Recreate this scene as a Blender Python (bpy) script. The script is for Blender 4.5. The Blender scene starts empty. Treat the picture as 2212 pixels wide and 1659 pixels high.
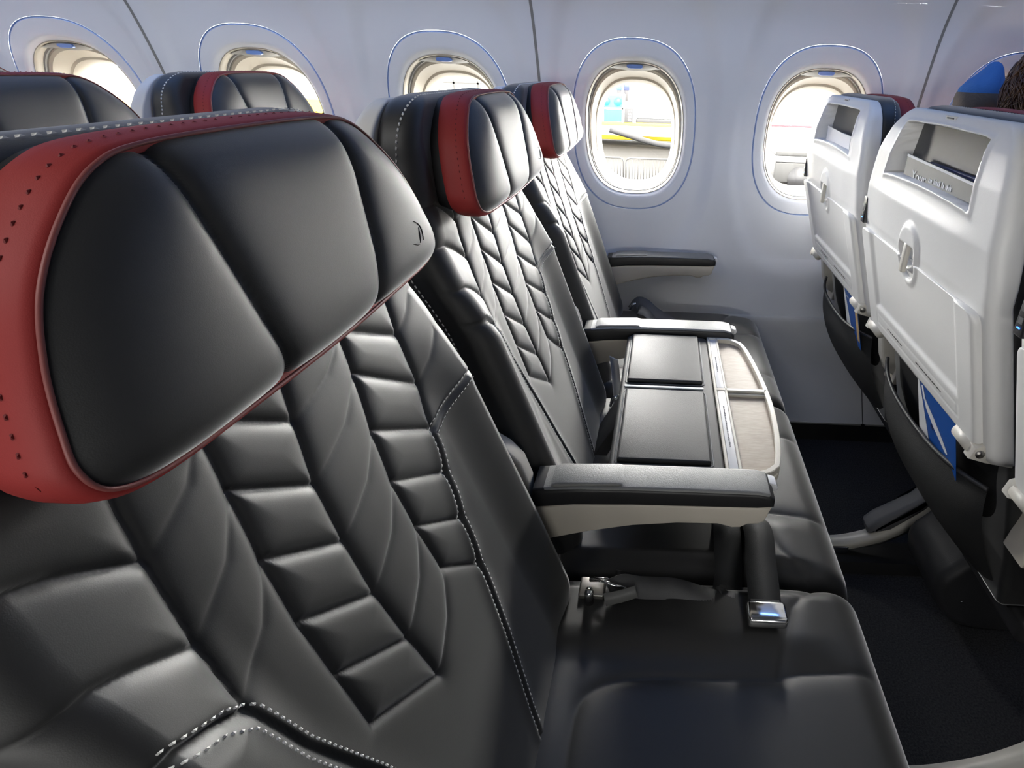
import bpy, bmesh, math, random
import numpy as np
from mathutils import Vector, Matrix
random.seed(4); np.random.seed(4)
S = bpy.context.scene
COL = S.collection
# ------------------------------------------------------------------ camera
def make_camera():
    th, ro, ya = math.radians(24.76), math.radians(2.10), math.radians(-0.48)
    w = Vector((math.sin(ya)*math.cos(th), math.cos(ya)*math.cos(th), -math.sin(th)))
    r = Vector((math.cos(ya), -math.sin(ya), 0)); u = r.cross(w)
    r2 = r*math.cos(ro)+u*math.sin(ro); u2 = -r*math.sin(ro)+u*math.cos(ro)
    cd = bpy.data.cameras.new('camera'); co = bpy.data.objects.new('camera', cd); COL.objects.link(co)
    M = Matrix.Identity(4)
    for i in range(3):
        M[i][0], M[i][1], M[i][2] = r2[i], u2[i], -w[i]
    M[2][3] = 1.15
    co.matrix_world = M
    cd.sensor_fit = 'HORIZONTAL'; cd.sensor_width = 36.0
    cd.lens = 1161.2*36.0/2212
    cd.shift_x = (1106-1412.0)/2212; cd.shift_y = (684.1-829.5)/2212
    cd.clip_start = 0.02; cd.clip_end = 500
    S.camera = co
make_camera()
# ------------------------------------------------------------------ world, lights, exposure
S.view_settings.view_transform = 'Standard'; S.view_settings.look = 'None'
S.view_settings.gamma = 1.0; S.view_settings.use_curve_mapping = False
S.view_settings.exposure = 0.75
W = bpy.data.worlds.new('world'); S.world = W; W.use_nodes = True
nt = W.node_tree; nt.nodes.clear()
o_ = nt.nodes.new('ShaderNodeOutputWorld'); b_ = nt.nodes.new('ShaderNodeBackground')
b_.inputs[0].default_value = (1.0, 0.985, 0.94, 1)
# bright hazy sky: even base plus a broad glow added on the window side to light the seats
tc_ = nt.nodes.new('ShaderNodeTexCoord'); dt_ = nt.nodes.new('ShaderNodeVectorMath'); dt_.operation = 'DOT_PRODUCT'
dt_.inputs[1].default_value = Vector((.0, .90, .33)).normalized()
mx_ = nt.nodes.new('ShaderNodeMath'); mx_.operation = 'MAXIMUM'; mx_.inputs[1].default_value = 0
pw_ = nt.nodes.new('ShaderNodeMath'); pw_.operation = 'POWER'; pw_.inputs[1].default_value = 4
ml_ = nt.nodes.new('ShaderNodeMath'); ml_.operation = 'MULTIPLY_ADD'; ml_.inputs[1].default_value = 55
nt.links.new(tc_.outputs['Generated'], dt_.inputs[0]); nt.links.new(dt_.outputs['Value'], mx_.inputs[0]); nt.links.new(mx_.outputs[0], pw_.inputs[0])
sp_ = nt.nodes.new('ShaderNodeSeparateXYZ'); ab_ = nt.nodes.new('ShaderNodeMath'); ab_.operation = 'ABSOLUTE'
iv_ = nt.nodes.new('ShaderNodeMath'); iv_.operation = 'SUBTRACT'; iv_.inputs[0].default_value = 1.0
hp_ = nt.nodes.new('ShaderNodeMath'); hp_.operation = 'POWER'; hp_.inputs[1].default_value = 9
hb_ = nt.nodes.new('ShaderNodeMath'); hb_.operation = 'MULTIPLY_ADD'; hb_.inputs[1].default_value = 75; hb_.inputs[2].default_value = 7   # bright haze along the horizon
nt.links.new(tc_.outputs['Generated'], sp_.inputs[0]); nt.links.new(sp_.outputs['Z'], ab_.inputs[0]); nt.links.new(ab_.outputs[0], iv_.inputs[1])
sd_ = nt.nodes.new('ShaderNodeMapRange'); sd_.inputs['From Min'].default_value = -.3; sd_.inputs['From Max'].default_value = .3; sd_.inputs['To Min'].default_value = .36
hm_ = nt.nodes.new('ShaderNodeMath'); hm_.operation = 'MULTIPLY'
nt.links.new(sp_.outputs['Y'], sd_.inputs['Value']); nt.links.new(sd_.outputs[0], hm_.inputs[1])
nt.links.new(iv_.outputs[0], hp_.inputs[0]); nt.links.new(hp_.outputs[0], hm_.inputs[0]); nt.links.new(hm_.outputs[0], hb_.inputs[0]); nt.links.new(hb_.outputs[0], ml_.inputs[2])
nt.links.new(pw_.outputs[0], ml_.inputs[0]); nt.links.new(ml_.outputs[0], b_.inputs[1])
nt.links.new(b_.outputs[0], o_.inputs[0])
def sun(e, rot):
    d = bpy.data.lights.new('sun', 'SUN'); d.energy = e; d.angle = math.radians(3); d.color = (1, .95, .85)
    o = bpy.data.objects.new('sun', d); COL.objects.link(o); o.rotation_euler = rot
sun(12.0, (math.radians(42), math.radians(14), 0))
def area(name, loc, rot, sx, sy, e, col, portal=False):
    d = bpy.data.lights.new(name, 'AREA'); d.shape = 'RECTANGLE'; d.size = sx; d.size_y = sy; d.energy = e; d.color = col
    if portal: d.cycles.is_portal = True
    o = bpy.data.objects.new(name, d); COL.objects.link(o); o.location = loc; o.rotation_euler = rot
    return o
R = math.radians
area('ceiling_strip_light', (-1.75, -0.45, 2.06), (0, 0, 0), 2.6, 0.30, 15, (1.0, .98, .95))
area('bin_strip_light', (0.0, 1.19, 1.70), (R(14), 0, 0), 6.2, 0.05, 6, (.20, .42, 1.0))
WIN_X = [-1.691+.533*k for k in range(6)]
for x in WIN_X:
    area('window_portal', (x, 1.80, .96), (R(-90), 0, 0), .26, .34, 1, (1, 1, 1), True)
    area('window_portal', (x, -3.00, .958), (R(90), 0, 0), .24, .31, 1, (1, 1, 1), True)

# ------------------------------------------------------------------ materials
def mat(name, col, rough=.5, metal=0, spec=.5, bump=None, var=None, emit=None, coat=0, sheen=0):
    m = bpy.data.materials.new(name); m.use_nodes = True
    t = m.node_tree; p = t.nodes['Principled BSDF']
    p.inputs['Base Color'].default_value = (*col, 1); p.inputs['Roughness'].default_value = rough
    p.inputs['Metallic'].default_value = metal; p.inputs['Specular IOR Level'].default_value = spec
    p.inputs['Coat Weight'].default_value = coat; p.inputs['Coat Roughness'].default_value = .46; p.inputs['Coat IOR'].default_value = 1.6; p.inputs['Sheen Weight'].default_value = sheen; p.inputs['Sheen Roughness'].default_value = .35
    if bump or var:
        tc = t.nodes.new('ShaderNodeTexCoord')
    if bump:
        sc, st, kind = bump
        if kind == 'v':
            n = t.nodes.new('ShaderNodeTexVoronoi'); out = n.outputs['Distance']
        else:
            n = t.nodes.new('ShaderNodeTexNoise'); n.inputs['Detail'].default_value = 4; out = n.outputs['Fac']
        n.inputs['Scale'].default_value = sc
        t.links.new(tc.outputs['Object'], n.inputs['Vector'])
        b = t.nodes.new('ShaderNodeBump'); b.inputs['Strength'].default_value = st; b.inputs['Distance'].default_value = .001
        t.links.new(out, b.inputs['Height']); t.links.new(b.outputs['Normal'], p.inputs['Normal'])
    if var:
        sc, c2, stretch = var
        mp = t.nodes.new('ShaderNodeMapping'); mp.inputs['Scale'].default_value = stretch
        mp.inputs['Rotation'].default_value = (0, 0, .5 if stretch != (1, 1, 1) else 0)
        n = t.nodes.new('ShaderNodeTexNoise'); n.inputs['Scale'].default_value = sc; n.inputs['Detail'].default_value = 5
        t.links.new(tc.outputs['Object'], mp.inputs[0]); t.links.new(mp.outputs[0], n.inputs['Vector'])
        rp = t.nodes.new('ShaderNodeValToRGB'); rp.color_ramp.elements[0].position = .35; rp.color_ramp.elements[1].position = .65
        rp.color_ramp.elements[0].color = (*col, 1); rp.color_ramp.elements[1].color = (*c2, 1)
        t.links.new(n.outputs['Fac'], rp.inputs[0]); t.links.new(rp.outputs[0], p.inputs['Base Color'])
    if emit:
        p.inputs['Emission Color'].default_value = (*emit[0], 1); p.inputs['Emission Strength'].default_value = emit[1]
    return m
M = {}
M['leather'] = mat('black_leather', (.0045, .0046, .0046), .57, spec=.8, coat=.12, sheen=.72, bump=(1600, .10, 'n'))
M['leather_side'] = mat('black_side_leather', (.009, .009, .010), .55, spec=.4, bump=(1600, .1, 'n'))
M['red'] = mat('red_leather', (.27, .024, .022), .6, spec=.35, bump=(1600, .1, 'n'))
M['piping'] = mat('dark_red_piping', (.22, .06, .055), .5)
M['thread'] = mat('pale_thread', (.78, .78, .75), .7)
M['redthread'] = mat('dark_red_thread', (.15, .012, .012), .7)
M['shell'] = mat('grey_white_plastic', (.74, .735, .72), .42, bump=(500, .08, 'n'))
M['shell_in'] = mat('recess_plastic', (.30, .30, .30), .5)
M['light_plastic'] = mat('cream_plastic', (.52, .50, .45), .42)
M['beige'] = mat('armrest_beige', (.52, .48, .41), .45)
M['armtop'] = mat('armrest_pad', (.20, .20, .195), .42, bump=(700, .5, 'n'))
M['armblack'] = mat('armrest_black', (.012, .012, .013), .45)
M['wall'] = mat('wall_laminate', (.70, .72, .77), .45, bump=(300, .04, 'n'))
M['insert'] = mat('window_insert', (.70, .72, .77), .42)
M['reveal'] = mat('window_reveal', (.36, .33, .275), .5)
M['painted_glint'] = mat('window_edge_trim', (.42, .53, .78), .3)  # blue reflection of the cabin mood light painted into the lip colour
M['slot'] = mat('shade_slot', (.22, .22, .215), .5)
M['tab'] = mat('shade_tab', (.16, .27, .62), .35)  # tab colour carries the blue reflected from the ceiling light
M['dado'] = mat('dado_panel', (.52, .52, .52), .75, bump=(600, .2, 'n'))
M['plinth'] = mat('black_kick_strip', (.010, .010, .011), .55)
M['metalline'] = mat('trim_metal', (.75, .74, .70), .3, metal=.8)
M['carpet'] = mat('dark_carpet', (.030, .031, .034), .95, spec=.1, bump=(420, 1.0, 'n'), var=(260, (.058, .058, .063), (1, 1, 1)))
M['ceiling'] = mat('ceiling_panel', (.32, .34, .38), .6)
M['chrome'] = mat('chrome', (.80, .80, .80), .12, metal=1)
M['steel'] = mat('brushed_steel', (.45, .43, .40), .32, metal=1)
M['web'] = mat('belt_webbing', (.016, .017, .018), .6, bump=(1500, .5, 'n'))
M['webgrey'] = mat('belt_webbing_grey', (.085, .085, .088), .6, bump=(1500, .4, 'n'))
M['fabric'] = mat('black_seat_fabric', (.012, .012, .013), .7, bump=(900, .4, 'n'))
M['mesh'] = mat('pocket_mesh', (.010, .010, .010), .6, bump=(1400, 1.0, 'v'))
M['rim'] = mat('pocket_rim', (.022, .022, .025), .5)
M['usb'] = mat('usb_black', (.02, .02, .022), .35)
M['led'] = mat('usb_led', (.02, .04, .3), .4, emit=((.05, .2, 1.0), 2.5))
M['tleather'] = mat('table_leather', (.030, .031, .032), .52, spec=.3, bump=(900, .2, 'v'))
M['cream'] = mat('table_cream', (.58, .55, .48), .36)
M['strip'] = mat('table_strip', (.50, .51, .53), .4)
M['veneer'] = mat('table_veneer', (.25, .20, .155), .5, var=(60, (.32, .26, .20), (1, 6, 1)))
M['ink'] = mat('ink_grey', (.09, .09, .09), .6)
M['inksoft'] = mat('ink_soft', (.26, .26, .27), .6)
M['inkwhite'] = mat('ink_white', (.75, .75, .75), .6)
M['cardgrey'] = mat('card_grey', (.15, .15, .145), .5)
M['cardedge'] = mat('card_light', (.62, .63, .68), .5)
M['cardwhite'] = mat('card_white', (.75, .76, .78), .5)
M['cardblue'] = mat('card_blue', (.012, .085, .36), .4)
M['cardorange'] = mat('card_orange', (.55, .38, .18), .5)
M['navy'] = mat('booklet_navy', (.02, .03, .10), .5)
M['darkplastic'] = mat('dark_plastic', (.022, .022, .024), .45, bump=(500, .2, 'n'))
M['greyplastic'] = mat('grey_plastic', (.10, .10, .105), .5)
M['skin'] = mat('skin', (.45, .26, .18), .5)
M['hair'] = mat('brown_hair', (.045, .016, .012), .45, var=(40, (.12, .06, .03), (1, 1, 1)))
M['cloth'] = mat('dark_clothing', (.03, .03, .035), .8)
M['bluehat'] = mat('blue_knit', (.045, .16, .42), .9, bump=(160, 1.0, 'n'))
M['hatband'] = mat('taupe_knit', (.12, .10, .085), .9, bump=(160, 1.0, 'n'))
M['yellow'] = mat('yellow_paint', (.42, .32, .008), .5)
M['outblue'] = mat('turquoise_paint', (.012, .13, .21), .5)
M['outwhite'] = mat('white_paint', (.8, .8, .8), .5)
M['outgrey'] = mat('grey_paint', (.20, .20, .20), .6)
M['tarmac'] = mat('tarmac', (.009, .008, .0065), .95, spec=.1, var=(.5, (.013, .0115, .0095), (1, 6, 1)))
M['galvanised'] = mat('galvanised_steel', (.028, .028, .028), .5)
M['truckgrey'] = mat('truck_grey', (.018, .018, .018), .6)
M['outlight'] = mat('pale_concrete', (.55, .53, .48), .9)
M['hose'] = mat('grey_hose', (.016, .016, .018), .7)
M['poster'] = mat('dark_sign', (.016, .016, .018), .5)
M['redpaint'] = mat('red_paint', (.14, .006, .012), .5)
g = bpy.data.materials.new('window_glass'); g.use_nodes = True
t = g.node_tree; t.nodes.clear()
mo = t.nodes.new('ShaderNodeOutputMaterial'); mx = t.nodes.new('ShaderNodeMixShader')
tr = t.nodes.new('ShaderNodeBsdfTransparent'); gl = t.nodes.new('ShaderNodeBsdfGlossy'); gl.inputs['Roughness'].default_value = .02
fr = t.nodes.new('ShaderNodeFresnel'); fr.inputs['IOR'].default_value = 1.3
t.links.new(fr.outputs[0], mx.inputs[0]); t.links.new(tr.outputs[0], mx.inputs[1]); t.links.new(gl.outputs[0], mx.inputs[2]); t.links.new(mx.outputs[0], mo.inputs[0])
M['glass'] = g

# ------------------------------------------------------------------ helpers
def link(name, me, m, parent=None, smooth=True):
    o = bpy.data.objects.new(name, me); COL.objects.link(o)
    if m is not None:
        for mm in (m if isinstance(m, (list, tuple)) else [m]): me.materials.append(M[mm])
    if smooth: me.polygons.foreach_set('use_smooth', [True]*len(me.polygons))
    if parent is not None: o.parent = parent
    return o
def raw(name, v, f, m, parent=None, smooth=True, flip=False):
    me = bpy.data.meshes.new(name)
    if flip: f = [tuple(reversed(q)) for q in f]
    me.from_pydata([tuple(map(float, p)) for p in v], [], [tuple(map(int, q)) for q in f]); me.update()
    return link(name, me, m, parent, smooth)
def thing(name, label, cat, loc=(0, 0, 0), group=None, rot=(0, 0, 0)):
    o = bpy.data.objects.new(name, None); COL.objects.link(o); o.empty_display_size = .05
    o.location = loc; o.rotation_euler = rot; tag(o, label, cat, group); return o
def tag(o, label, cat, group=None):
    o['label'] = label; o['category'] = cat
    if group: o['group'] = group
    return o
def struct(o): o['kind'] = 'structure'; return o
def dup(root, loc, label, group=None, name=None, skip=()):
    def cp(o, parent):
        c = o.copy(); COL.objects.link(c)
        if parent is not None: c.parent = parent
        for ch in o.children:
            if ch.name.split('.')[0] not in skip: cp(ch, c)
        return c
    r = cp(root, None); r.location = loc; r['label'] = label
    if group: r['group'] = group
    return r
def ringfaces(n, k, closed=True):
    f = []
    for j in range(k-1):
        for i in range(n if closed else n-1):
            a = j*n+i; b = j*n+(i+1) % n; f.append((a, b, b+n, a+n))
    return f
def loft(rings, cap0=True, cap1=True):
    n = len(rings[0]); v = [p for r in rings for p in r]; f = ringfaces(n, len(rings))
    if cap0: f.append(tuple(range(n-1, -1, -1)))
    if cap1: f.append(tuple(range((len(rings)-1)*n, len(rings)*n)))
    return v, f
def tube(path, r, n=8, cap=True, closed=False):
    P = [Vector(p) for p in path]; rings = []
    up = Vector((0, 0, 1)); k = len(P)
    for i, p in enumerate(P):
        d = ((P[(i+1) % k]-P[i-1]) if closed else (P[min(i+1, k-1)]-P[max(i-1, 0)])).normalized()
        a = d.cross(up); a = d.cross(Vector((1, 0, 0))) if a.length < .05 else a
        a.normalize(); b = d.cross(a); rr = r[i] if isinstance(r, (list, tuple)) else r
        rings.append([p+a*math.cos(2*math.pi*q/n)*rr+b*math.sin(2*math.pi*q/n)*rr for q in range(n)])
    if closed: rings.append(rings[0])
    return loft(rings, cap and not closed, cap and not closed)
class MB:
    def __init__(s): s.v = []; s.f = []
    def add(s, vf, tr=None):
        v, f = vf; o = len(s.v); s.v += [tuple(tr @ Vector(p)) if tr is not None else tuple(p) for p in v]
        s.f += [tuple(i+o for i in q) for q in f]; return s
    def build(s, name, m, parent=None, smooth=False): return raw(name, s.v, s.f, m, parent, smooth)
def boxvf(x0, x1, y0, y1, z0, z1):
    v = [(x, y, z) for x in (x0, x1) for y in (y0, y1) for z in (z0, z1)]
    return v, [(0, 1, 3, 2), (4, 6, 7, 5), (0, 4, 5, 1), (2, 3, 7, 6), (0, 2, 6, 4), (1, 5, 7, 3)]
def rbox(name, x0, x1, y0, y1, z0, z1, r, m, parent=None, seg=3):
    bm = bmesh.new(); bmesh.ops.create_cube(bm, size=1)
    for v in bm.verts: v.co = Vector(((x0+x1)/2+v.co.x*(x1-x0), (y0+y1)/2+v.co.y*(y1-y0), (z0+z1)/2+v.co.z*(z1-z0)))
    bmesh.ops.bevel(bm, geom=bm.edges[:], offset=r, segments=seg, profile=.5, affect='EDGES')
    me = bpy.data.meshes.new(name); bm.to_mesh(me); bm.free()
    return link(name, me, m, parent, True)
def prism(name, poly, a0, a1, axis, m, parent=None, bev=.003, seg=2):
    """polygon in the two other axes, extruded along axis ('x','y','z') from a0 to a1, bevelled"""
    bm = bmesh.new()
    def P(p, a): return {'x': (a, p[0], p[1]), 'y': (p[0], a, p[1]), 'z': (p[0], p[1], a)}[axis]
    A = [bm.verts.new(P(p, a0)) for p in poly]; B = [bm.verts.new(P(p, a1)) for p in poly]; n = len(poly)
    fa = bm.faces.new(A); fb = bm.faces.new(list(reversed(B)))
    for i in range(n): bm.faces.new((A[(i+1) % n], A[i], B[i], B[(i+1) % n]))
    bmesh.ops.recalc_face_normals(bm, faces=bm.faces[:])
    if bev: bmesh.ops.bevel(bm, geom=list(set(fa.edges[:]+fb.edges[:])), offset=bev, segments=seg, profile=.5, affect='EDGES')
    me = bpy.data.meshes.new(name); bm.to_mesh(me); bm.free()
    o = link(name, me, m, parent, True)
    try: me.set_sharp_from_angle(angle=R(40))
    except Exception: pass
    return o
def cr(pts, n, closed=False):
    """catmull-rom resample by arc length"""
    P = np.array(pts, float); k = len(P); out = []
    idx = lambda i: P[i % k] if closed else P[min(max(i, 0), k-1)]
    for i in range(k if closed else k-1):
        p0, p1, p2, p3 = idx(i-1), idx(i), idx(i+1), idx(i+2)
        for t in np.linspace(0, 1, 24, endpoint=False):
            out.append(.5*((2*p1)+(-p0+p2)*t+(2*p0-5*p1+4*p2-p3)*t*t+(-p0+3*p1-3*p2+p3)*t**3))
    out.append(P[0] if closed else P[-1]); out = np.array(out)
    s = np.r_[0, np.cumsum(np.linalg.norm(np.diff(out, axis=0), axis=1))]
    u = np.linspace(0, s[-1], n, endpoint=not closed)
    return np.stack([np.interp(u, s, out[:, j]) for j in range(P.shape[1])], 1)
def dist(y, z, lines):
    """distance of points to a list of polylines"""
    best = np.full(np.shape(y), 9.0)
    for L in lines:
        for (a, b), (c, d) in zip(L[:-1], L[1:]):
            vx, vz = c-a, d-b; l2 = vx*vx+vz*vz+1e-12
            t = np.clip(((y-a)*vx+(z-b)*vz)/l2, 0, 1)
            best = np.minimum(best, np.hypot(y-a-t*vx, z-b-t*vz))
    return best
def sm(t): t = np.clip(t, 0, 1); return t*t*(3-2*t)
def bars(length, h, seed, gap=.25):
    """an unreadable line of small print: little upright strokes grouped in words; returns (x0,x1,y0,y1) boxes"""
    rnd = random.Random(seed); x = 0; out = []
    while x < length:
        for _ in range(rnd.randint(2, 7)):
            w = h*rnd.uniform(.12, .4)
            if x+w > length: break
            out.append((x, x+w, 0, h*rnd.choice((.7, .7, 1))))
            x += w+h*.22
        x += h*gap*2.2
    return out

# ------------------------------------------------------------------ cabin shell
PZ = [(.38, 1.664), (.405, 1.665), (.55, 1.673), (.70, 1.675), (.90, 1.667), (1.0, 1.655), (1.12, 1.632), (1.25, 1.595), (1.33, 1.555), (1.45, 1.48), (1.60, 1.385), (1.75, 1.27), (2.0, 1.05)]
_d = cr(PZ, 400)
def YW(z): return np.interp(z, _d[:, 0], _d[:, 1])
def dish(x, z):
    """shallow oval dish pressed into the panel around each window"""
    out = np.zeros(np.shape(x))
    for wx in WIN_X:
        r = (np.abs((x-wx)/.245)**2.6+np.abs((z-.99)/.44)**2.6)**(1/2.6)
        out = np.maximum(out, 1-sm((r-.86)/.16))
    return out*.013
def oval(a, b, n=128, e=2.55):
    th = np.linspace(0, 2*np.pi, n, endpoint=False); c, s = np.cos(th), np.sin(th)
    return np.sign(c)*np.abs(c)**(2/e)*a, np.sign(s)*np.abs(s)**(2/e)*b
XE0, XE1 = -3.4, 3.2
def build_wall(name='wall_right', hole=(.181, .240, .984), mirror=False):
    V, F = [], []
    def addgrid(X, Z, y=None):
        o = len(V); k, n = X.shape
        Y = YW(Z)+dish(X, Z)
        V.extend(np.stack([X, Y, Z], -1).reshape(-1, 3).tolist())
        for j in range(k-1):
            for i in range(n-1):
                a = o+j*n+i; F.append((a, a+1, a+n+1, a+n))
    def rect(x0, x1, z0, z1, nx, nz): addgrid(*np.meshgrid(np.linspace(x0, x1, nx), np.linspace(z0, z1, nz)))
    c0, c1 = WIN_X[0]-.2665, WIN_X[-1]+.2665
    rect(XE0, c0, .38, 2.0, 40, 60); rect(c1, XE1, .38, 2.0, 40, 60)
    rect(c0, c1, .38, .60, 240, 16); rect(c0, c1, 1.32, 2.0, 240, 40)
    n = 160
    for wx in WIN_X:
        ox, oz = oval(hole[0], hole[1], n); ox = ox+wx; oz = oz+hole[2]
        th = np.arctan2(oz-.96, ox-wx)
        c, s = np.cos(th), np.sin(th)
        tt = np.minimum(.2665/np.maximum(np.abs(c), 1e-9), .36/np.maximum(np.abs(s), 1e-9))
        bx, bz = wx+c*tt, .96+s*tt
        ks = np.linspace(0, 1, 16)
        X = np.stack([ox*(1-k)+bx*k for k in ks]); Z = np.stack([oz*(1-k)+bz*k for k in ks])
        X = np.c_[X, X[:, :1]]; Z = np.c_[Z, Z[:, :1]]
        addgrid(X, Z)
        # corners of the cell
        for sx in (-1, 1):
            for sz in (-1, 1):
                cx, cz = wx+sx*.2665, .96+sz*.36
                pts = [(a, b) for a, b in zip(bx, bz) if (a-wx)*sx > 0 and (b-.96)*sz > 0]
                ex = [p for p in pts if abs(abs(p[0]-wx)-.2665) < 1e-6]; ez = [p for p in pts if abs(abs(p[1]-.96)-.36) < 1e-6]
                if ex and ez:
                    p = max(ex, key=lambda q: abs(q[1]-.96)); q = max(ez, key=lambda q: abs(q[0]-wx))
                    o = len(V)
                    for a, b in (p, (cx, cz), q): V.append([a, float(YW(b)+dish(np.array(a), np.array(b))), b])
                    F.append((o, o+1, o+2))
    if mirror: V = [(x, -1.30-y, z) for x, y, z in V]
    w = raw(name, V, F, 'wall'); struct(w)
    if mirror: return
    # panel joints
    for i, jx in enumerate((-2.492, -1.4245, -.3575, .7095, 1.7765)):
        z = np.linspace(.41, 1.95, 60); y = YW(z)+dish(np.full(60, jx), z)
        v = []
        for a, b in zip(z, y): v += [(jx-.0035, b-.0012, a), (jx+.0035, b-.0012, a), (jx+.0035, b+.006, a), (jx-.0035, b+.006, a)]
        o = raw('trim_%d' % (i+1), v, ringfaces(4, 60), 'slot', smooth=False); struct(o)
build_wall()
build_wall('wall_left', (.113, .149, .958), True)
def build_dado():
    prof = [(1.680, .4035), (1.661, .402), (1.652, .36), (1.640, .30), (1.620, .235), (1.585, .17), (1.535, .095), (1.521, .079)]
    P = cr(prof, 30)
    xs = [XE0, -.357, -.3555, .7085, .7115, 1.776, 1.778, XE1]
    V, F = [], []
    for a, b in ((xs[0], xs[1]), (xs[2], xs[3]), (xs[4], xs[5]), (xs[6], xs[7])):
        o = len(V)
        for p in P: V += [(a, p[0], p[1]), (b, p[0], p[1])]
        for j in range(len(P)-1): F.append((o+2*j, o+2*j+1, o+2*j+3, o+2*j+2))
    struct(raw('trim_6', V, F, 'dado', flip=True))
    for k, jx in enumerate((-.3562, .710, 1.777)):
        v = []
        for p in P: v += [(jx-.003, p[0]+.004, p[1]), (jx+.003, p[0]+.004, p[1])]
        struct(raw('trim_%d' % (7+k), v, [(2*j, 2*j+1, 2*j+3, 2*j+2) for j in range(len(P)-1)], 'plinth', smooth=False, flip=True))
    m = MB()
    for a, b in ((XE0, -.362), (-.350, .703), (.717, 1.77), (1.784, XE1)): m.add(boxvf(a, b, 1.517, 1.525, .074, .0795))
    struct(m.build('trim_10', 'metalline'))
    struct(raw('baseboard_right', *boxvf(XE0, XE1, 1.530, 1.70, 0, .076), 'plinth', smooth=False))
    struct(raw('trim_16', [(XE0, 1.70, .02), (XE1, 1.70, .02), (XE1, 1.70, .55), (XE0, 1.70, .55)], [(0, 1, 2, 3)], 'plinth', smooth=False))  # unseen sheet added behind the dado to stop daylight leaking in
build_dado()
def build_room():
    o = raw('floor', [(XE0, -3.0, 0), (XE1, -3.0, 0), (XE1, 1.75, 0), (XE0, 1.75, 0)], [(0, 1, 2, 3)], 'carpet', smooth=False); struct(o)
    yc = -.65   # mirror line of the aisle
    P = [(1.05, 2.0), (.9, 2.05), (.2, 2.13), (yc, 2.16), (-1.5, 2.13), (-2.2, 2.05), (2*yc-1.05, 2.0)]
    V = []; F = []
    for y, z in P: V += [(XE0, y, z), (XE1, y, z)]
    for j in range(len(P)-1): F.append((2*j, 2*j+1, 2*j+3, 2*j+2))
    struct(raw('ceiling', V, F, 'ceiling'))
    struct(raw('baseboard_left', *boxvf(XE0, XE1, -3.02, -2.96, 0, .44), 'dado', smooth=False))
    for nm, x in (('wall_back', XE0), ('wall_front', XE1)):
        struct(raw(nm, [(x, -3.1, -.02), (x, 1.8, -.02), (x, 1.8, 2.3), (x, -3.1, 2.3)], [(0, 1, 2, 3)], 'wall', smooth=False))
    # overhead bin underside and face
    pr = [(1.05, 2.0), (.55, 2.02), (.40, 1.95), (.42, 1.82), (.62, 1.74), (1.10, 1.72), (1.14, 1.80), (1.10, 1.96)]
    V, F = loft([[(x, y, z) for y, z in pr] for x in (XE0, XE1)]); struct(raw('trim_11', V, F, 'ceiling', smooth=False))
build_room()

# ------------------------------------------------------------------ windows
def make_window(wx, idx):
    root = bpy.data.objects.new('window_%d' % idx, None); COL.objects.link(root); root.location = (wx, 1.65, .98); struct(root)
    n = 128
    dsh = .013
    def sect(a, b, zc, d):
        x, z = oval(a, b, n); z = z+zc
        return [(px, float(YW(pz))+dsh+d-1.65, pz-.98) for px, pz in zip(x, z)]
    def part(name, secs, m):
        v = [p for s in secs for p in sect(*s)]
        o = raw(name, v, ringfaces(n, len(secs)), m, root)
        o.data.set_sharp_from_angle(angle=R(28)); return o
    part('edge_trim', [(.181, .240, .984, .0), (.1803, .2393, .984, .005), (.1788, .2378, .984, .005), (.1778, .2368, .984, .0005), (.1762, .2352, .984, -.0012)], 'painted_glint')
    part('insert_panel', [(.1762, .2352, .984, -.0012), (.168, .224, .9825, -.001), (.160, .207, .9805, -.001), (.1560, .200, .9800, -.0003), (.1525, .196, .9797, .0015), (.1490, .192, .9795, .0045), (.1455, .1877, .979, .009)], 'insert')
    part('bezel', [(.1455, .1877, .979, .009), (.1435, .1855, .979, .0085), (.142, .184, .979, .011), (.1408, .183, .979, .018), (.1405, .1826, .979, .030)], 'reveal')
    part('shade_slot', [(.1405, .1826, .979, .030), (.1375, .179, .978, .031), (.137, .178, .978, .037)], 'slot')
    part('reveal', [(.137, .178, .978, .037), (.1345, .175, .976, .036), (.131, .171, .973, .040), (.127, .166, .969, .060), (.1235, .161, .965, .076), (.1205, .157, .962, .0785), (.1165, .152, .959, .090), (.1135, .149, .958, .110), (.113, .149, .958, .125)], 'reveal')
    part('pressure_frame', [(.1145, .150, .958, .110), (.1135, .149, .958, .112), (.1135, .149, .958, .150), (.15, .19, .958, .155)], 'slot')
    s = sect(.1140, .1495, .958, .1115); c = (0, float(YW(.958))+dsh+.1115-1.65, .958-.98)
    raw('pane', s+[c], [(i, (i+1) % n, n) for i in range(n)], 'glass', root)
    # finger notch with its tab
    v = []; f = []; k = 24
    for i in range(k+1):
        u = -1+2*i/k; hw = .072
        zt = .979+.1835*(1-(abs(u*hw)/.142)**2.55)**(1/2.55)-.002; th = .018*(1-u*u)
        for zz, dd in ((zt, .013), (zt-.4*th, .017), (zt-th, .033)): v.append((u*hw, float(YW(zz))+dsh+dd-1.65, zz-.98))
    for i in range(k):
        for j in range(2): a = 3*i+j; f.append((a, a+3, a+4, a+1))
    raw('finger_notch', v, f, 'slot', root)
    pts = []
    for q in range(24):
        a = 2*math.pi*q/24; pts.append((.0225*math.copysign(abs(math.cos(a))**.5, math.cos(a)), .0055*math.copysign(abs(math.sin(a))**.6, math.sin(a))))
    y0 = float(YW(1.152))+dsh+.009-1.65
    v, f = loft([[(x, y0+.006-zz*.55, 1.1535-.98+zz) for x, zz in pts], [(x*.97, y0-.55*zz*.9, 1.1535-.98+zz*.93) for x, zz in pts]])
    raw('shade_tab', v, f, 'tab', root, smooth=False)
    return root
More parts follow.
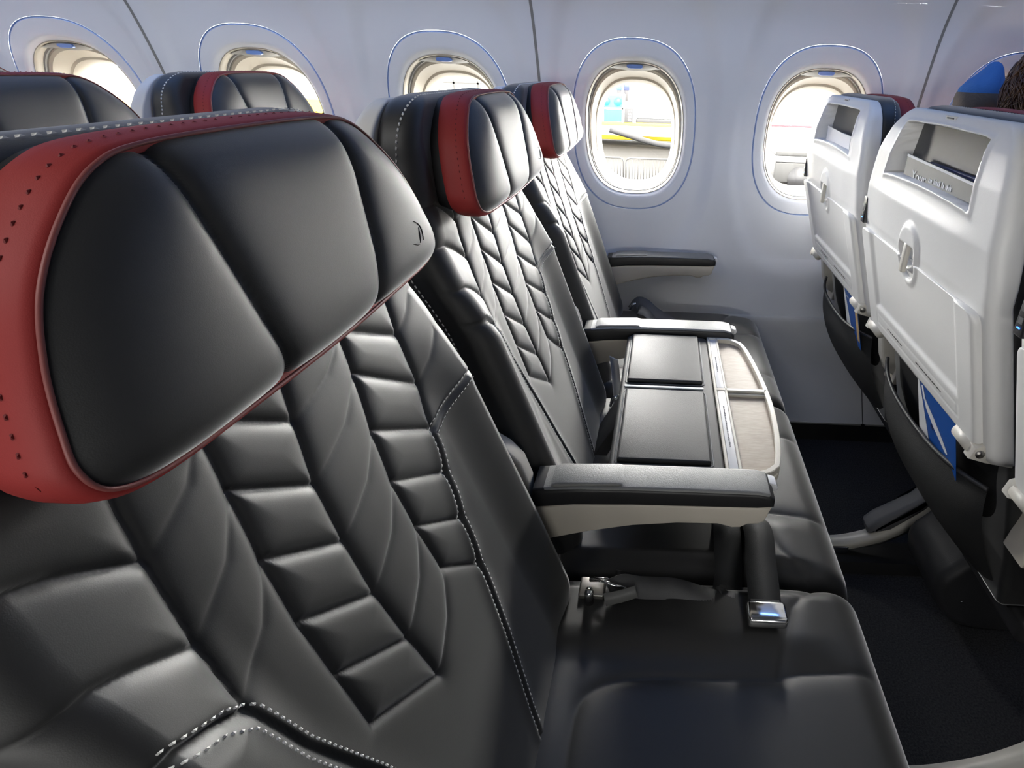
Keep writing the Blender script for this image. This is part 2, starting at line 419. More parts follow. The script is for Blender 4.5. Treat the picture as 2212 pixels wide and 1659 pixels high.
for i, wx in enumerate(WIN_X): make_window(wx, i+1)

# ------------------------------------------------------------------ the seat
DY = .004
def sh(L): return [(y+DY, z) for y, z in L]
zrow = [1.0, .948, .899, .850, .800, .747, .693, .639]
L0R = sh([(-.128, 1.0), (-.137, .952), (-.147, .901), (-.157, .848), (-.163, .802)])
L1L = sh([(-.071, .99), (-.081, .945), (-.090, .898), (-.100, .849), (-.107, .799), (-.109, .747), (-.111, .693)])
L1R = sh([(.006, .985), (-.008, .940), (-.021, .901), (-.036, .855), (-.043, .805), (-.047, .752), (-.045, .695), (-.041, .639)])
L2L = sh([(.076, .975), (.067, .934), (.058, .896), (.042, .847), (.031, .799), (.028, .748), (.029, .693)])
L2R = sh([(.160, .972), (.150, .932), (.139, .893), (.132, .840), (.114, .797)])
SEAM_R = sh([(.206, .832), (.196, .818), (.112, .794), (.098, .748), (.086, .70), (.072, .63), (.056, .56), (.029, .47), (.02, .43)])
SEAM_L = sh([(-.235, .853), (-.205, .838), (-.178, .817), (-.163, .796), (-.154, .747), (-.132, .671), (-.113, .59), (-.09, .50), (-.075, .43)])
PRIM = [L0R, L1L, L1R, L2L, L2R]
for L, Rr, dk in ((L1L, L1R, 1), (L2L, L2R, 1)):
    for k in range(len(L)):
        if k+dk < len(Rr): PRIM.append([L[k], Rr[k+dk]])
for k in range(4, 7):   # column 2 cells end on the seam
    y, z = L2L[k]; zz = z-.047; PRIM.append([(y, z), (float(np.interp(zz, [.47, .56, .63, .70, .748, .794], [.033, .060, .076, .090, .102, .116])), zz)])
PRIM.append([L1L[6], L1R[7]])
for k in range(1, 5):
    y, z = L0R[k]; PRIM.append([tuple(p) for p in cr([(y, z), (y-.035, z+.027), (y-.082, z+.046)], 8)])
FAINT = []
for A_, B_ in ((L0R, L1L), (L1R, L2L)):
    for k in range(1, len(A_)):
        if k-1 < len(B_):
            (a, b), (c, d) = A_[k], B_[k-1]
            FAINT.append([(a, b), ((a+c)/2+.006, (b+d)/2-.004), (c, d)])
for k in range(1, 4):
    y, z = L2R[k]; FAINT.append([(y, z), (y+.028, z+.014), (y+.058, z+.036)])
def xf_base(z):
    return np.interp(z, [.36, .635, .93, 1.0, 1.06, 1.13], [-.097, -.182, -.2735, -.288, -.297, -.302])
def xb_base(z):
    return np.interp(z, [.30, .45, .60, .66, .895, 1.0, 1.13], [-.19, -.215, -.255, -.272, -.346, -.350, -.342])
def bolster(y, z):
    a = sm((np.abs(y)-.135)/.075)
    return .020*a*sm((.93-z)/.12)*sm((z-.40)/.08)
def quilt(y, z):
    d1 = dist(y, z, PRIM); d2 = dist(y, z, FAINT); d3 = dist(y, z, [SEAM_R[1:], SEAM_L])
    fade = sm((1.02-z)/.05)
    inq = sm((z-.600)/.03)
    h = -.0042*np.exp(-d1/.0032)*fade-.0026*np.exp(-d1/.011)*fade
    h = h-.0020*np.exp(-d2/.0035)*fade
    h = h-.0040*np.exp(-(d3/.0028)**2)+.0022*np.exp(-(d3/.011)**2)
    lo = np.interp(z, [.43, .60, .8, .85], [-.075, -.113, -.163, -.23])
    h = h+.003*sm((lo-y)/.02)*sm((.86-z)/.04)     # plump lower side bolster
    return h
def front_x(y, z): return xf_base(z)+bolster(y, z)+quilt(y, z)
def hw_back(z):
    h = np.interp(z, [.3, .6, .90, .98, 1.04, 1.2], [.226, .228, .224, .208, .194, .190])
    t = np.clip(z-(1.111-.075), 0, .075)
    return h-.075+np.sqrt(np.maximum(.075**2-t*t, 0))
def seat_loft(zs, xf, xb, hw, rf, rb, nf, nb, dispf=None, dispb=None, top_r=.014, ztop=None, nc=6, ns=6, back_lin=None):
    rings = []
    for z in zs:
        h = float(hw(z)); a = float(xf(z)); b = float(xb(z))
        if ztop is not None and z > ztop-top_r:
            t = min(z-(ztop-top_r), top_r); ins = top_r-math.sqrt(max(top_r**2-t*t, 0)); a -= ins; b += ins
        r1, r2 = min(rf, (a-b)*.45), min(rb, (a-b)*.45)
        P = []
        y = np.linspace(-(h-r1), h-r1, nf); x = np.full(nf, a)
        if dispf is not None: x = x+dispf(y, np.full(nf, z))
        e0, e1 = x[0]-a, x[-1]-a
        P += list(zip(x, y))
        for q in range(1, nc): an = math.pi/2*q/nc; P.append((a+e1*math.cos(an)-r1*(1-math.cos(an)), h-r1+r1*math.sin(an)))
        for q in range(ns+1): P.append((a-r1+(b+r2-a+r1)*q/ns, h))
        for q in range(1, nc): an = math.pi/2*q/nc; P.append((b+r2*(1-math.sin(an)), h-r2+r2*math.cos(an)))
        y = np.linspace(h-r2, -(h-r2), nb); x = np.full(nb, b)
        if dispb is not None: x = x+dispb(y, np.full(nb, z))
        P += list(zip(x, y))
        for q in range(1, nc): an = math.pi/2*q/nc; P.append((b+r2*(1-math.cos(an)), -(h-r2)-r2*math.sin(an)))
        for q in range(ns+1): P.append((b+r2+(a-r1-b-r2)*q/ns, -h))
        for q in range(1, nc): an = math.pi/2*q/nc; P.append((a+e0*math.sin(an)-r1*(1-math.sin(an)), -(h-r1)-r1*math.cos(an)))
        rings.append([(px, py, z) for px, py in P])
    v, f = loft(rings)
    return v, f
def stitches(path, m_len=.0040, gap=.0062, w=.0008, lift=.0006, nrm=(1, 0, 0)):
    P = np.array(path); s = np.r_[0, np.cumsum(np.linalg.norm(np.diff(P, axis=0), axis=1))]
    mb = MB(); N = Vector(nrm)
    for t in np.arange(0, s[-1]-m_len, gap):
        a = Vector([float(np.interp(t, s, P[:, j])) for j in range(3)]); b = Vector([float(np.interp(t+m_len, s, P[:, j])) for j in range(3)])
        d = (b-a).normalized(); c = d.cross(N); c = c.normalized() if c.length > .01 else Vector((0, 1, 0)); n2 = c.cross(d)
        if n2.dot(N) < 0: n2 = -n2
        m = (a+b)/2
        v = [a+n2*lift*.2, a+(m-a)*.3+c*w+n2*lift, m+(b-m)*.7+c*w+n2*lift, b+n2*lift*.2, m+(b-m)*.7-c*w+n2*lift, a+(m-a)*.3-c*w+n2*lift,
             m+n2*(lift+.0007)]
        mb.add((v, [(i, (i+1) % 6, 6) for i in range(6)]))
    return mb
def offs(L, d, n=80):
    P = np.array(L); P = np.array([p for i in range(len(P)-1) for p in [P[i]+(P[i+1]-P[i])*k/12 for k in range(12)]]+[P[-1]])
    t = np.gradient(P, axis=0); t /= np.linalg.norm(t, axis=1)[:, None]+1e-9
    return P+np.stack([-t[:, 1], t[:, 0]], 1)*d
# shell surface seen by the row behind
def xs_back(z):
    return np.interp(z, [.60, .66, .895, .96, 1.03, 1.07, 1.10, 1.13], [-.290, -.3075, -.378, -.386, -.384, -.376, -.364, -.350])
def hw_shell(z):
    h = np.interp(z, [.6, .92, 1.0, 1.06, 1.2], [.236, .234, .222, .208, .20])
    t = np.clip(z-(1.108-.085), 0, .085)
    return h-.085+np.sqrt(np.maximum(.085**2-t*t, 0))
def recess(y, z):
    half = np.interp(z, [.985, 1.09], [.150, .128])
    bot = .990+.010*np.sqrt(np.clip(1-(y/.16)**2, 0, 1)); top = 1.079+.007*np.sqrt(np.clip(1-(y/.16)**2, 0, 1))
    d = np.minimum(np.minimum(half-np.abs(y), z-bot), (top-z)*1.2)
    rim = .0028*np.exp(-((d+.002)/.004)**2)
    rec = .050*sm(d/.0045)
    # latch cup
    e = np.hypot(y/.030, (z-.898)/.034); cup = .014*sm((1.0-e)/.25)*(z < .905)-.006*sm((1.35-e)/.35)*(z >= .86)
    return rec-rim+np.where(z < .985, cup, 0)-.0025*sm((.985-z)/.03)*sm((.2-np.abs(y))/.08)
def make_seat():
    root = thing('airline_seat', '', 'seat', (0, 0, 0), 'black leather airline seats')
    # backrest
    zs = np.concatenate([np.linspace(.36, .60, 60, endpoint=False), np.linspace(.60, .985, 215, endpoint=False), np.linspace(.985, 1.09, 18, endpoint=False), 1.111-.021*np.cos(np.linspace(0, math.pi/2, 10))*1.0])
    zs = np.unique(np.round(zs, 5)); zs = zs[zs <= 1.1111]
    v, f = seat_loft(zs, xf_base, xb_base, hw_back, .028, .012, 240, 12, lambda y, z: bolster(y, z)+quilt(y, z), None, ztop=1.111)
    raw('backrest', v, f, 'leather', root)
    # stitching
    for L, ds in ((SEAM_R[1:], (-.0055, .0055)), (SEAM_L, (-.0055, .0055))):
        for d in ds:
            P = offs(L, d); P = P[(P[:, 1] > .44) & (np.abs(P[:, 0]) < .205)]
            x = front_x(P[:, 0], P[:, 1])
            stitches(np.c_[x+.0004, P[:, 0], P[:, 1]]).build('stitching', 'thread', root)
    # seam over the top and down both sides of the head section
    zz = np.linspace(.56, 1.036, 60); hy = hw_back(zz); xx = np.maximum(xb_base(zz)+.026, xf_base(zz)+bolster(hy, zz)-.052)
    for sg in (-1, 1):
        stitches(np.c_[xx, sg*(hy+.0002), zz], .0048, .0074, .0010, .0007, (0, sg, 0)).build('stitching', 'thread', root)
    an = np.linspace(0, math.pi/2, 24); zz = 1.036+.075*np.sin(an); hy = hw_back(np.minimum(zz, 1.1109)); L_ = np.c_[xb_base(zz)+.026+.006*np.sin(an)**3, hy+.0003, zz+.0003-.0016*np.sin(an)**3]; R2 = L_*np.array([1, -1, 1])
    stitches(np.r_[R2, L_[::-1]], .0048, .0074, .0011, .0010, (.45, 0, .9)).build('stitching', 'thread', root)
    # headrest
    half = [(0, 1.1095), (.080, 1.108), (.112, 1.101), (.138, 1.083), (.160, 1.06), (.174, 1.035), (.183, 1.010), (.187, .991), (.180, .977), (.155, .9695), (.10, .967), (0, .965)]
    out = half+[(-y, z) for y, z in half[-2:0:-1]]
    O = cr(out, 340, True); O[:, 0] = O[:, 0]*.965+.0062; C0 = np.array([.006, 1.036]); n = len(O)
    tang = np.roll(O, -1, 0)-np.roll(O, 1, 0); nr = np.stack([-tang[:, 1], tang[:, 0]], 1); nr /= np.linalg.norm(nr, axis=1)[:, None]
    if ((O-C0)*nr).sum() < 0: nr = -nr
    xface = lambda z: -.2275-.19*(z-1.04)
    gl1 = [(-.074, 1.118), (-.072, 1.07), (-.066, 1.01), (-.058, .960)]; gl2 = [(.082, 1.118), (.077, 1.07), (.064, 1.01), (.046, .960)]
    rs = np.sin(np.linspace(0, math.pi/2, 110)[1:]); V = []
    for r in rs:
        p = C0+(O-C0)*r; d = dist(p[:, 0], p[:, 1], [gl1, gl2])
        x = xface(p[:, 1])-.018*r**7-.0060*np.exp(-d/.0045)-.003*np.exp(-d/.014)+.006*(p[:, 0]/.18)**2*(1-r**7)
        V += np.c_[x, p].tolist()
    V.append([xface(1.036), C0[0], 1.036]); c = len(V)-1
    F = [tuple(reversed(q)) for q in ringfaces(n, len(rs))]+[(c, i, (i+1) % n) for i in range(n)]
    if (O[1, 0]-O[0, 0]) < 0: F = [tuple(reversed(q)) for q in F]
    hr = raw('headrest', V, F, 'leather', root)
    def band(name, secs, m, parent):
        V = []
        for off, dx in secs:
            p = O+nr*(off*(1-(.5 if off > 0 else 0)*np.clip(nr[:, 1], 0, 1)))[:, None]; V += np.c_[xface(p[:, 1])+dx, p].tolist()
        return raw(name, V, ringfaces(n, len(secs)), m, parent)
    band('headrest_band', [(-.004, -.019), (.0, -.0175), (.003, -.018), (.0055, -.022), (.007, -.029), (.007, -.042), (.0055, -.050), (.002, -.054)], 'red', root)
    band('headrest_back', [(.002, -.052), (.0, -.060), (-.006, -.075), (-.012, -.092)], 'leather_side', root)
    pp = O+nr*.0005; v, f = tube(np.c_[xface(pp[:, 1])-.0170, pp].tolist(), .0013, 6, closed=True); raw('piping', v, f, 'piping', hr)
    mb = MB(); pp = O+nr*(.0072*(1-.5*np.clip(nr[:, 1], 0, 1)))[:, None]
    mb.add((lambda q: (q.v, q.f))(stitches(np.c_[xface(pp[:, 1])-.030, pp], .0030, .008, .0005, .0003, (0, 0, 1)))); mb.build('band_stitching', 'redthread', hr)
    # small pressed emblem: a split ribbon stroke
    def face_x(y, z):
        an = np.arctan2(O[:, 1]-C0[1], O[:, 0]-C0[0]); k = np.argmin(np.abs(np.angle(np.exp(1j*(an-math.atan2(z-C0[1], y-C0[0]))))))
        r = math.hypot(y-C0[0], z-C0[1])/np.linalg.norm(O[k]-C0)
        return xface(z)-.018*r**7+.006*(y/.18)**2*(1-r**7)
    mb = MB(); ez, ey = 1.008, .128
    for pts in ([(-.004, .011), (.003, .0065), (.0055, .0), (.003, -.008)], [(.0015, .004), (-.001, -.002), (-.0045, -.009)], [(-.0045, -.009), (-.010, -.0085), (-.017, -.006)]):
        q = cr(pts, 14); rr = [.0006*math.sin(math.pi*(i+.6)/14.2)+.0002 for i in range(14)]
        P3 = [(float(face_x(ey+a, ez+b))+.0001, ey+a, ez+b) for a, b in q]
        mb.add(tube(P3, rr, 6))
    mb.build('emblem', 'leather_side', hr, True)
    # hard back shell
    zs = np.unique(np.round(np.r_[np.linspace(.655, .84, 20), np.linspace(.84, .98, 48), np.linspace(.98, 1.092, 52), 1.108-.016*np.cos(np.linspace(0, math.pi/2, 8))], 5)); zs = zs[zs <= 1.1079]
    v, f = seat_loft(zs, lambda z: xb_base(z)+.001, xs_back, hw_shell, .004, .026, 8, 130, None, recess, top_r=.010, ztop=1.108)
    shl = raw('back_shell', v, f, 'shell', root)
    mb = MB(); mb.add(boxvf(float(xs_back(1.099))-.0012, float(xs_back(1.099))+.004, -.016, .016, 1.0955, 1.1015)); mb.build('row_placard', 'strip', shl)
    mb = MB(); mb.add(boxvf(float(xs_back(1.099))-.0022, float(xs_back(1.099))-.001, -.010, .010, 1.0975, 1.0992)); mb.build('placard_print', 'ink', shl)
    # tray table folded up
    def tb(z): return np.interp(z, [.6, 1.0], [-.378+.3*(.895-.6)-.012, -.378+.3*(.895-1.0)-.012])
    def tdisp(y, z):
        d = np.minimum(np.minimum(.172-np.abs(y), z-.722), .9)
        fld = .0055*sm(d/.014)
        lab = .0012*np.exp(-(dist(y, z, [[(-.168, .690), (.168, .690), (.168, .711), (-.168, .711), (-.168, .690)]])/.0016)**2)
        e = np.hypot(y/.030, (z-.885)/.040); cup = .010*sm((1.0-e)/.2)-.0035*np.exp(-((e-1.12)/.14)**2)
        return fld+lab+cup
    def hwt(z):
        h = .218; t = np.clip((z-.862)/.016, 0, 1); b = np.clip((.684-z)/.014, 0, 1)
        return h-.014*(1-math.sqrt(max(1-t*t, 0)))-.012*(1-math.sqrt(max(1-b*b, 0)))
    zs = np.unique(np.round(np.r_[np.linspace(.671, .74, 30), np.linspace(.74, .83, 16), np.linspace(.83, .878, 24)], 5))
    v, f = seat_loft(zs, lambda z: tb(z)+.018, tb, hwt, .004, .018, 8, 130, None, tdisp)
    tray = raw('tray_table', v, f, 'shell', root)
    for y0, ln, sd in ((.112, .075, 3), (-.020, .098, 5)):
        mb = MB()
        for a, b, c_, d_ in bars(ln, .0042, sd):
            z0 = .6985; x = float(tb(z0))-.0008
            mb.add(boxvf(x, x+.0012, y0-b, y0-a, z0+c_, z0+d_))
        mb.build('tray_print', 'ink', tray)
    lx = float(xs_back(.89))
    rbox('latch', lx-.012, lx-.003, -.0065, .0065, .858, .908, .003, 'light_plastic', root)
    # hinges of the tray
    for sgn in (-1, 1):
        y0, y1 = (.166, .212) if sgn > 0 else (-.212, -.166)
        v, f = tube([(-.318, y0, .664), (-.318, y1, .664)], .0115, 20); h = raw('tray_hinge', v, f, 'light_plastic', root)
        a0, a1 = (.206, .224) if sgn > 0 else (-.224, -.206)
        poly = [(-.330, .655), (-.325, .674), (-.310, .680), (-.255, .674), (-.20, .660), (-.20, .626), (-.26, .640), (-.305, .648)]
        prism('tray_arm', poly, a0, a1, 'y', 'light_plastic', root, .003)
        v, f = tube([(-.317, sgn*.2235, .665), (-.317, sgn*.226, .665)], .0065, 16); raw('hinge_screw', v, f, 'steel', h)
    # usb box
    ux = float(xs_back(.912))
    u = rbox('usb_socket', ux-.004, ux+.016, .211, .229, .884, .936, .003, 'usb', root)
    mb = MB(); mb.add(boxvf(ux-.0048, ux-.0035, .216, .224, .915, .923)); mb.add(boxvf(ux-.0048, ux-.0035, .216, .224, .900, .908)); mb.build('socket', 'greyplastic', u)
    mb = MB(); mb.add(boxvf(ux-.0050, ux-.0036, .2175, .2225, .894, .8955)); mb.build('socket_light', 'led', u)
    # lower back fabric
    lp = cr([(-.285, .672), (-.262, .60), (-.240, .52), (-.205, .43), (-.165, .355), (-.10, .27), (-.02, .20)], 40)
    V = []
    for x, z in lp:
        V += [(x+(.05 if abs(y) > .222 else 0)+.012*(abs(y)/.22)**4, y, z) for y in np.linspace(-.224, .224, 31)]
    raw('lower_back_cover', V, ringfaces(31, 40, False), 'fabric', root)
    # literature pocket, bulging
    pk = cr([(-.268, .585), (-.258, .52), (-.228, .44), (-.185, .365), (-.125, .285)], 34); V = []
    for j, (x, z) in enumerate(pk):
        u = j/33; bul = .040*math.sin(math.pi*min(.25+u*.75, 1))**.8
        for y in np.linspace(-.205, .205, 41):
            s = max(0, 1-(abs(y)/.205)**3); sag = .018*(1-u)**2*(1-(y/.205)**2)
            V.append((x-.004-bul*s, y, z-sag))
    po = raw('literature_pocket', V, ringfaces(41, 34, False), 'mesh', root)
    v, f = tube([tuple(p) for p in V[:41]], .0042, 8); raw('pocket_rim', v, f, 'rim', po)
    # cushion
    xs = np.unique(np.round(np.r_[np.linspace(-.145, -.11, 8), np.linspace(-.11, .25, 100), .330-.080*np.cos(np.linspace(0, math.pi/2, 22))], 5))
    hw = .2515; e = hw-.03*(1-np.sin(np.linspace(0, math.pi/2, 10))); ys = np.unique(np.round(np.r_[np.linspace(-.2215, .2215, 130), e, -e], 5))
    X, Y = np.meshgrid(xs, ys, indexing='ij')
    Z = .428+.004*np.cos((X-.08)/.3*2)
    rr = .055; dx = np.clip((rr-(.330-X))/rr, 0, 1); Z = Z-rr*(1-np.sqrt(1-dx**2))*1.0
    re = .03; de = np.clip((re-(hw-np.abs(Y)))/re, 0, 1); Z = Z-re*(1-np.sqrt(1-de**2))
    panel = [tuple(p) for p in cr([(.30, .118), (.215, .112), (.178, .104), (.10, .098), (-.02, .094), (-.075, .07), (-.085, .02), (-.085, -.02), (-.075, -.07), (-.02, -.094), (.10, -.098), (.178, -.104), (.215, -.112), (.30, -.118)], 70)]
    nose = [[(.205, .110), (.205, -.110)]]; diag = [[(.178, .104), (.215, .20), (.262, .252)], [(.178, -.104), (.215, -.20), (.262, -.252)]]
    d = dist(X, Y, [panel]); Z = Z-.006*np.exp(-d/.010)
    d = dist(X, Y, diag); Z = Z-.005*np.exp(-d/.008)
    Z = Z+.012*sm((np.abs(Y)-.11)/.05)*sm((.30-X)/.08)*sm((.235-np.abs(Y))/.02)
    V = np.stack([X, Y, Z], -1).reshape(-1, 3).tolist(); nx, ny = X.shape
    F = [tuple(reversed(q)) for q in ringfaces(ny, nx, False)]
    edge = [i for i in range(ny)]+[i*ny+ny-1 for i in range(1, nx)]+[(nx-1)*ny+i for i in range(ny-2, -1, -1)]+[i*ny for i in range(nx-2, 0, -1)]
    o = len(V); V += [[V[i][0]-(.012 if V[i][0] > .31 else 0), V[i][1]*.985, .335] for i in edge]
    for i in range(len(edge)): j = (i+1) % len(edge); F.append((edge[i], edge[j], o+j, o+i))
    F.append(tuple(o+i for i in range(len(edge)-1, -1, -1)))
    raw('cushion', V, F, 'leather', root, flip=True)
    rbox('seat_pan', -.16, .29, -.245, .245, .285, .337, .012, 'darkplastic', root)
    return root
SEAT = make_seat()
YC = [.343, .851, 1.359]; PITCH = .785
row0 = [
 ('large black quilted leather seat at the aisle, its red-edged headrest filling the view'),
 ('black quilted leather seat with the fold-down table lying over its cushion'),
 ('black quilted leather seat beside the wall armrest')]
front = ['front row seat at the aisle, only a sliver of its white back shell showing',
 'front row seat with the big white back, raised tray and blue card in its pocket',
 'front row seat with white back shell standing against the cabin window']
back = ['', 'rear row black seat headrest in front of the last window, no red band showing',
 'rear row black seat headrest with narrow red band, behind the largest seat']
SEAT['label'] = row0[0]; SEAT.location = (0, YC[0], 0)
dup(SEAT, (0, YC[1], 0), row0[1]); dup(SEAT, (0, YC[2], 0), row0[2])
for k in (0, 1, 2): dup(SEAT, (PITCH+(.012 if k == 0 else 0), YC[k], 0), front[k])
for k in (1, 2): dup(SEAT, (-.72, YC[k], 0), back[k])
dup(SEAT, (-1.46, YC[2], 0), 'dark headrest corner of the rearmost seat, peeking over the rear row headrest')
# ------------------------------------------------------------------ armrests
def make_armrest():
    root = thing('armrest', '', 'armrest', (0, 0, 0), 'armrests between the seats')
    top = [(-.225, .566), (-.16, .580), (-.108, .588), (-.025, .592), (.058, .594), (.150, .596), (.171, .597)]
    bot = [(.163, .570), (.154, .565), (.140, .5635), (.130, .557), (.118, .556), (.106, .5595), (.097, .562), (.039, .560), (-.024, .552), (-.088, .537), (-.14, .521), (-.20, .498), (-.235, .50)]
    prism('armrest_body', top+bot, -.026, .026, 'y', 'beige', root, .004, 3)
    pt = [(-.165, .612), (-.10, .618), (-.03, .6205), (.06, .6215), (.150, .6215), (.166, .618), (.174, .610), (.174, .598), (.150, .5945), (.058, .5925), (-.025, .5905), (-.108, .5865), (-.172, .578)]
    prism('armrest_pad', pt, -.0275, .0275, 'y', 'armblack', root, .006, 4)
    tp = [(-.150, .606), (-.10, .610), (-.03, .612), (.06, .613), (.150, .613), (.164, .611), (.1695, .613), (.166, .6190), (.150, .6228), (.06, .6228), (-.03, .6218), (-.10, .6192), (-.150, .614)]
    prism('pad_top', tp, -.0262, .0262, 'y', 'armtop', root, .005, 4)
    rp = [(-.138, .6125), (-.045, .6195), (-.039, .6235), (-.048, .6252), (-.13, .6212), (-.140, .618)]
    prism('raised_grip', rp, -.022, .022, 'y', 'armtop', root, .003, 3)
    prism('recline_button', [(.170, .598), (.181, .600), (.1835, .605), (.180, .612), (.170, .615)], .004, .024, 'y', 'cardwhite', root, .002)
    poly = [(-.18, .50), (-.172, .56), (-.172, .61), (-.182, .645), (-.200, .668), (-.22, .682), (-.240, .687), (-.262, .68), (-.276, .66), (-.278, .62), (-.266, .565), (-.25, .53), (-.20, .50)]
    prism('pivot_cover', poly, -.0145, .0145, 'y', 'light_plastic', root, .005, 3)
    return root
ARM = make_armrest(); AY = [.601, 1.109, 1.6175]
ARM['label'] = 'large grey-topped beige armrest in front of the table, beside the big seat'; ARM.location = (0, AY[0], 0)
dup(ARM, (0, AY[1], 0), 'grey-topped beige armrest on the window side of the fold-down table')
dup(ARM, (0, AY[2], 0), 'slim armrest mounted against the cabin wall below the window')
dup(ARM, (PITCH, AY[0], 0), 'front row armrest between the aisle seat and the seat with the blue card', skip=('pivot_cover',))
dup(ARM, (PITCH, AY[1], 0), 'front row armrest showing as a pale spoon-shaped end below the big white tray')
dup(ARM, (PITCH, AY[2], 0), 'front row armrest at the wall, its pale end below the window seat tray')
# ------------------------------------------------------------------ middle table
def make_table():
    Z0 = .605
    root = thing('middle_table', 'folded-down middle seat table with black leather pads and cream-edged trays', 'table', (0, .856, Z0))
    y0, y1 = -.2245, .2245
    def plate(name, poly, z0, z1, m, parent, bev=.003): return prism(name, poly, z0, z1, 'z', m, parent, bev, 3)
    def rr(x0, x1, a, b, r, n=5):
        P = []
        for cx, cy, s in ((x1-r, b-r, 0), (x0+r, b-r, 1), (x0+r, a+r, 2), (x1-r, a+r, 3)):
            for q in range(n+1): an = math.pi/2*(s+q/n); P.append((cx+r*math.cos(an), cy+r*math.sin(an)))
        return P
    plate('leather_base', rr(-.066, .112, y0, y1, .012), -.022, 0, 'tleather', root, .006)
    for a, b in ((y0+.016, -.008), (.022, y1-.006)):
        plate('leather_pad', rr(-.054, .091, a, b, .005), -.002, .0075, 'tleather', root, .0045)
    # thin seam frame round each pad
    for a, b in ((y0+.013, -.005), (.019, y1-.003)):
        P = rr(-.057, .094, a, b, .007); v, f = tube([(x, y, .0002) for x, y in P], .0011, 6, closed=True); raw('pad_seam', v, f, 'greyplastic', root)
    plate('divider_strip', rr(-.058, .092, .0045, .0115, .0034), -.001, .0022, 'cardwhite', root, .0012)
    # cream front tray: D-shaped plate with two wells
    R_ = [(.112, y0), (.165, y0), (.184, y0+.008), (.197, y0+.026), (.208, y0+.08), (.214, y0+.15), (.215, y0+.21), (.212, y0+.27), (.205, y0+.34), (.196, y0+.40), (.185, y0+.432), (.170, y1-.003), (.155, y1), (.112, y1)]
    outer = [tuple(p) for p in cr(R_[1:-1], 60)]
    poly = [R_[0]]+outer+[R_[-1]]
    plate('cream_tray_base', poly, -.022, -.010, 'cream', root, .002)
    # rim: outer wall as sweep
    def wall(name, path, w, h, m):
        P = [Vector((*p, 0)) for p in path]; rings = []
        for i, p in enumerate(P):
            d = (P[min(i+1, len(P)-1)]-P[max(i-1, 0)]).normalized(); nn = Vector((-d.y, d.x, 0))
            rings.append([p+nn*w*.5+Vector((0, 0, -.013)), p+nn*w*.5+Vector((0, 0, h-.001)), p+nn*(w*.5-.0012)+Vector((0, 0, h)), p-nn*(w*.5-.0012)+Vector((0, 0, h)), p-nn*w*.5+Vector((0, 0, h-.001)), p-nn*w*.5+Vector((0, 0, -.013))])
        return loft(rings)
    inner = [(x-.0045 if x > .12 else x, y) for x, y in outer]
    mb = MB()
    ins = [(x-.005*(1 if x > .16 else .3), y+(.0045 if y < y0+.02 else (-.0045 if y > y1-.02 else 0))) for x, y in outer]
    mb.add(wall('', [(.112, y0+.0045)]+ins+[(.112, y1-.0045)], .009, .0015, 0))
    mb.add(wall('', [(.1145, y0+.003), (.1145, y1-.003)], .005, .0015, 0)); mb.add(wall('', [(.1345, y0+.003), (.1325, y1-.003)], .005, .0015, 0))
    mb.add(wall('', [(.1145, .010), (.209, .010)], .009, .0015, 0)); mb.add(wall('', [(.1345, .0), (.209, .0)], .004, -.002, 0))
    mb.build('cream_rim', 'cream', root)
    for a, b in ((y0+.009, .004), (.016, y1-.009)):
        plate('printed_strip', rr(.1175, .1315, a, b, .002), -.012, .0002, 'strip', root, .0006)
    for ystart, ln, sd in ((-.045, .115, 11), (.135, .06, 12)):
        mb = MB()
        for a, b, c_, d_ in bars(ln, .0028, sd): mb.add(boxvf(.1230+c_, .1230+d_, ystart-b, ystart-a, .0, .0008))
        mb.build('strip_print', 'inksoft', root)
    def well(a, b):
        P = [(x-.0095, y) for x, y in outer if a <= y <= b]
        return [(.137, a)]+[(max(x, .14), y) for x, y in P]+[(.137, b)]
    for a, b in ((y0+.011, .002), (.015, y1-.010)):
        P = [(x-.0095, y) for x, y in outer if a < y < b]; xe = lambda y: float(np.interp(y, [p[1] for p in sorted(P, key=lambda q: q[1])], [p[0] for p in sorted(P, key=lambda q: q[1])]))
        yy = np.linspace(a, b, 24); pol = [(.137, a)]+[(max(.14, xe(y)), y) for y in yy]+[(.137, b)]
        plate('veneer_inlay', pol, -.0105, -.0075, 'veneer', root, .0)
    # support arm under the table
    prism('table_arm', [(-.10, -.10), (-.06, -.03), (.05, -.022), (.05, -.036), (-.05, -.05), (-.085, -.12), (-.11, -.12)], -.05, .05, 'y', 'darkplastic', root, .004)
    return root
make_table()
